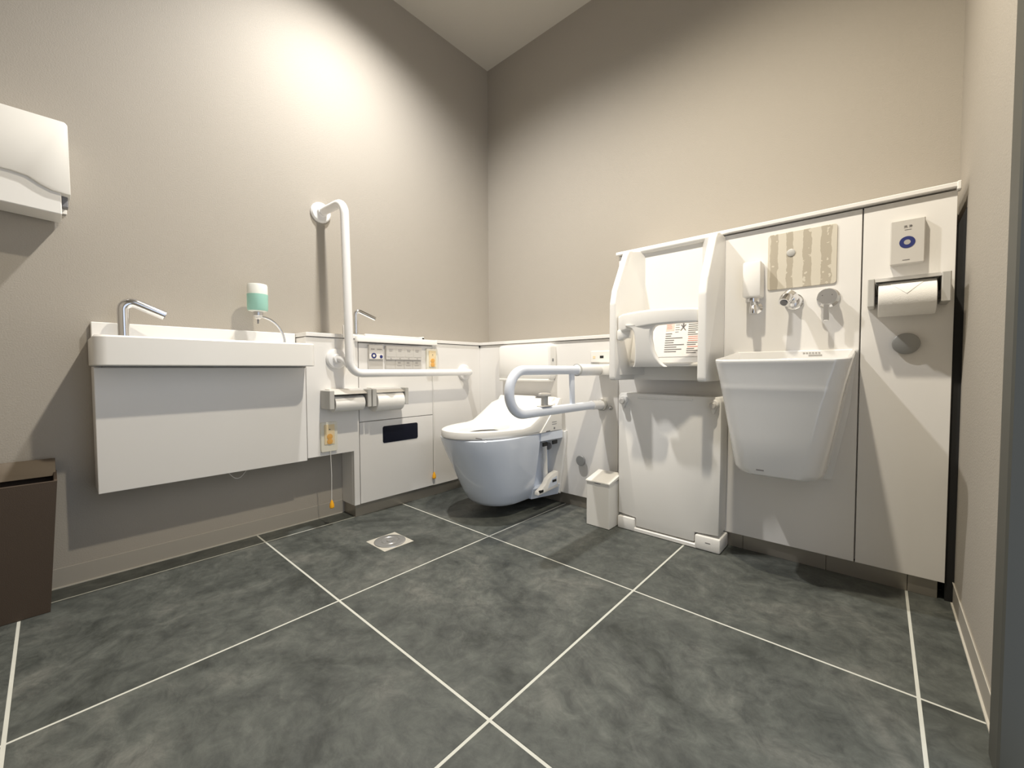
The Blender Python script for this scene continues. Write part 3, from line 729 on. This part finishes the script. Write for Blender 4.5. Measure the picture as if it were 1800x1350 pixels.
obj('rosette', lathe([(.030, .0003), (.030, .004), (.023, .008), (.023, .026)], (1.702, YP, .874), 'y', 28), 'chrome', t)
hd = obj('handle_disc', lathe([(.023, .024), (.0255, .026), (.0255, .040), (.024, .042), (.0001, .042)], (1.702, YP, .874), 'y', 28), 'satin', t)
obj('lever', box(1.693, 1.707, YP-.041, YP-.033, .800, .874, .002), 'satin', t)
for dx in (-.012, .012): obj('mark', lathe([(.0018, .042), (.0018, .0424), (.0001, .0424)], (1.702+dx, YP, .878), 'y', 10), 'print', hd)

# touchless flush switch with lettering
t = thing('flush_switch', 'grey touch-free flush switch plate with navy oval beside right wall', 'switch', (1.878, YP, .948))
obj('plate', box(1.843, 1.914, YP-.020, YP-.0005, .948, 1.072, .002), 'lgrey', t)
obj('button', lathe([(.0165, .020), (.0165, .0207), (.0001, .0207)], (1.878, YP, 1.008), 'y', 32), 'blue', t, label='navy round sensor mark')
obj('button_centre', lathe([(.007, .0207), (.007, .0211), (.0001, .0211)], (1.878, YP, 1.008), 'y', 20), 'lprint', t)
def text(s, size, x, z, y, m, p):
    cu = bpy.data.curves.new('lettering', 'FONT'); cu.body = s; cu.size = size; cu.align_x = 'CENTER'; cu.extrude = .0002
    tmp = bpy.data.objects.new('tmp', cu); C.objects.link(tmp); bpy.context.view_layer.update()
    me = bpy.data.meshes.new_from_object(tmp.evaluated_get(bpy.context.evaluated_depsgraph_get()))
    bpy.data.objects.remove(tmp); bm = B(); bm.from_mesh(me); bpy.data.meshes.remove(me)
    bmesh.ops.rotate(bm, verts=bm.verts, cent=(0, 0, 0), matrix=Matrix.Rotation(math.pi/2, 3, 'X'))
    bmesh.ops.translate(bm, verts=bm.verts, vec=(x, y, z))
    return obj('lettering', bm, m, p, smooth=False)
text('洗 浄', .008, 1.879, 1.049, YP-.0204, 'print', t)
obj('lettering', strips([(1.869, 1.884, .958, .9595), (1.872, 1.886, 1.0425, 1.0435)], 'y', YP-.0200), 'print', t)

# right toilet roll holder
t = thing('roll_holder', 'grey toilet roll holder on the tall unit under flush switch', 'toilet roll holder', (1.88, YP, .83))
obj('side_block', box(1.797, 1.812, -.272, YP-.0005, .826, .905, .002), 'grey', t)
obj('side_block', box(1.944, 1.962, -.272, YP-.0005, .826, .905, .002), 'grey', t)
obj('cover', prism([(YP-.0005, .912), (YP-.0005, .906), (-.240, .902), (-.268, .893), (-.272, .894), (-.242, .908)], 'x', 1.812, 1.944, .0005, 1), 'satin', t, label='satin metal cover flap')
obj('back_plate', box(1.812, 1.944, YP-.006, YP-.0003, .84, .905, .001), 'lgrey', t)
obj('spindle', tube([(1.811, -.235, .852), (1.945, -.235, .852)], .010, 12), 'dgrey', t)
t = thing('toilet_roll', 'full white toilet roll on the tall unit under flush switch', 'toilet roll', (1.88, -.235, .81))
def axx(prof, xc_=None):
    n = 36
    return loft([[Vector((x, -.235+max(r, 1e-5)*math.cos(2*math.pi*k/n), .847+max(r, 1e-5)*math.sin(2*math.pi*k/n))) for k in range(n)] for r, x in prof], caps=False)
R_ = .048
obj('paper', axx([(.02, 1.820), (R_-.001, 1.820), (R_, 1.821), (R_, 1.935), (R_-.001, 1.936), (.02, 1.936)]), 'paper', t)
obj('core', axx([(.020, 1.8205), (.019, 1.8205), (.019, 1.9355), (.020, 1.9355)]), 'core', t)
bm = B()
for side in (-1, 1):
    pass
nn = 8
for k in range(nn):
    t0, t1 = k/nn, (k+1)/nn
    def P(tt, sgn):
        a = math.pi-.15-(-.15-(-1.05))*0-(tt*1.15); hw = .050*tt**.9
        return Vector((1.878+sgn*hw, -.235+(R_+.001)*math.cos(a), .847+(R_+.001)*math.sin(a)))
    bm.faces.new([bm.verts.new(P(t0, -1)), bm.verts.new(P(t0, 1)), bm.verts.new(P(t1, 1)), bm.verts.new(P(t1, -1))])
bmesh.ops.remove_doubles(bm, verts=bm.verts, dist=1e-6)
bmesh.ops.solidify(bm, geom=bm.faces[:], thickness=.0006)
obj('folded_end', bm, 'paper', t)
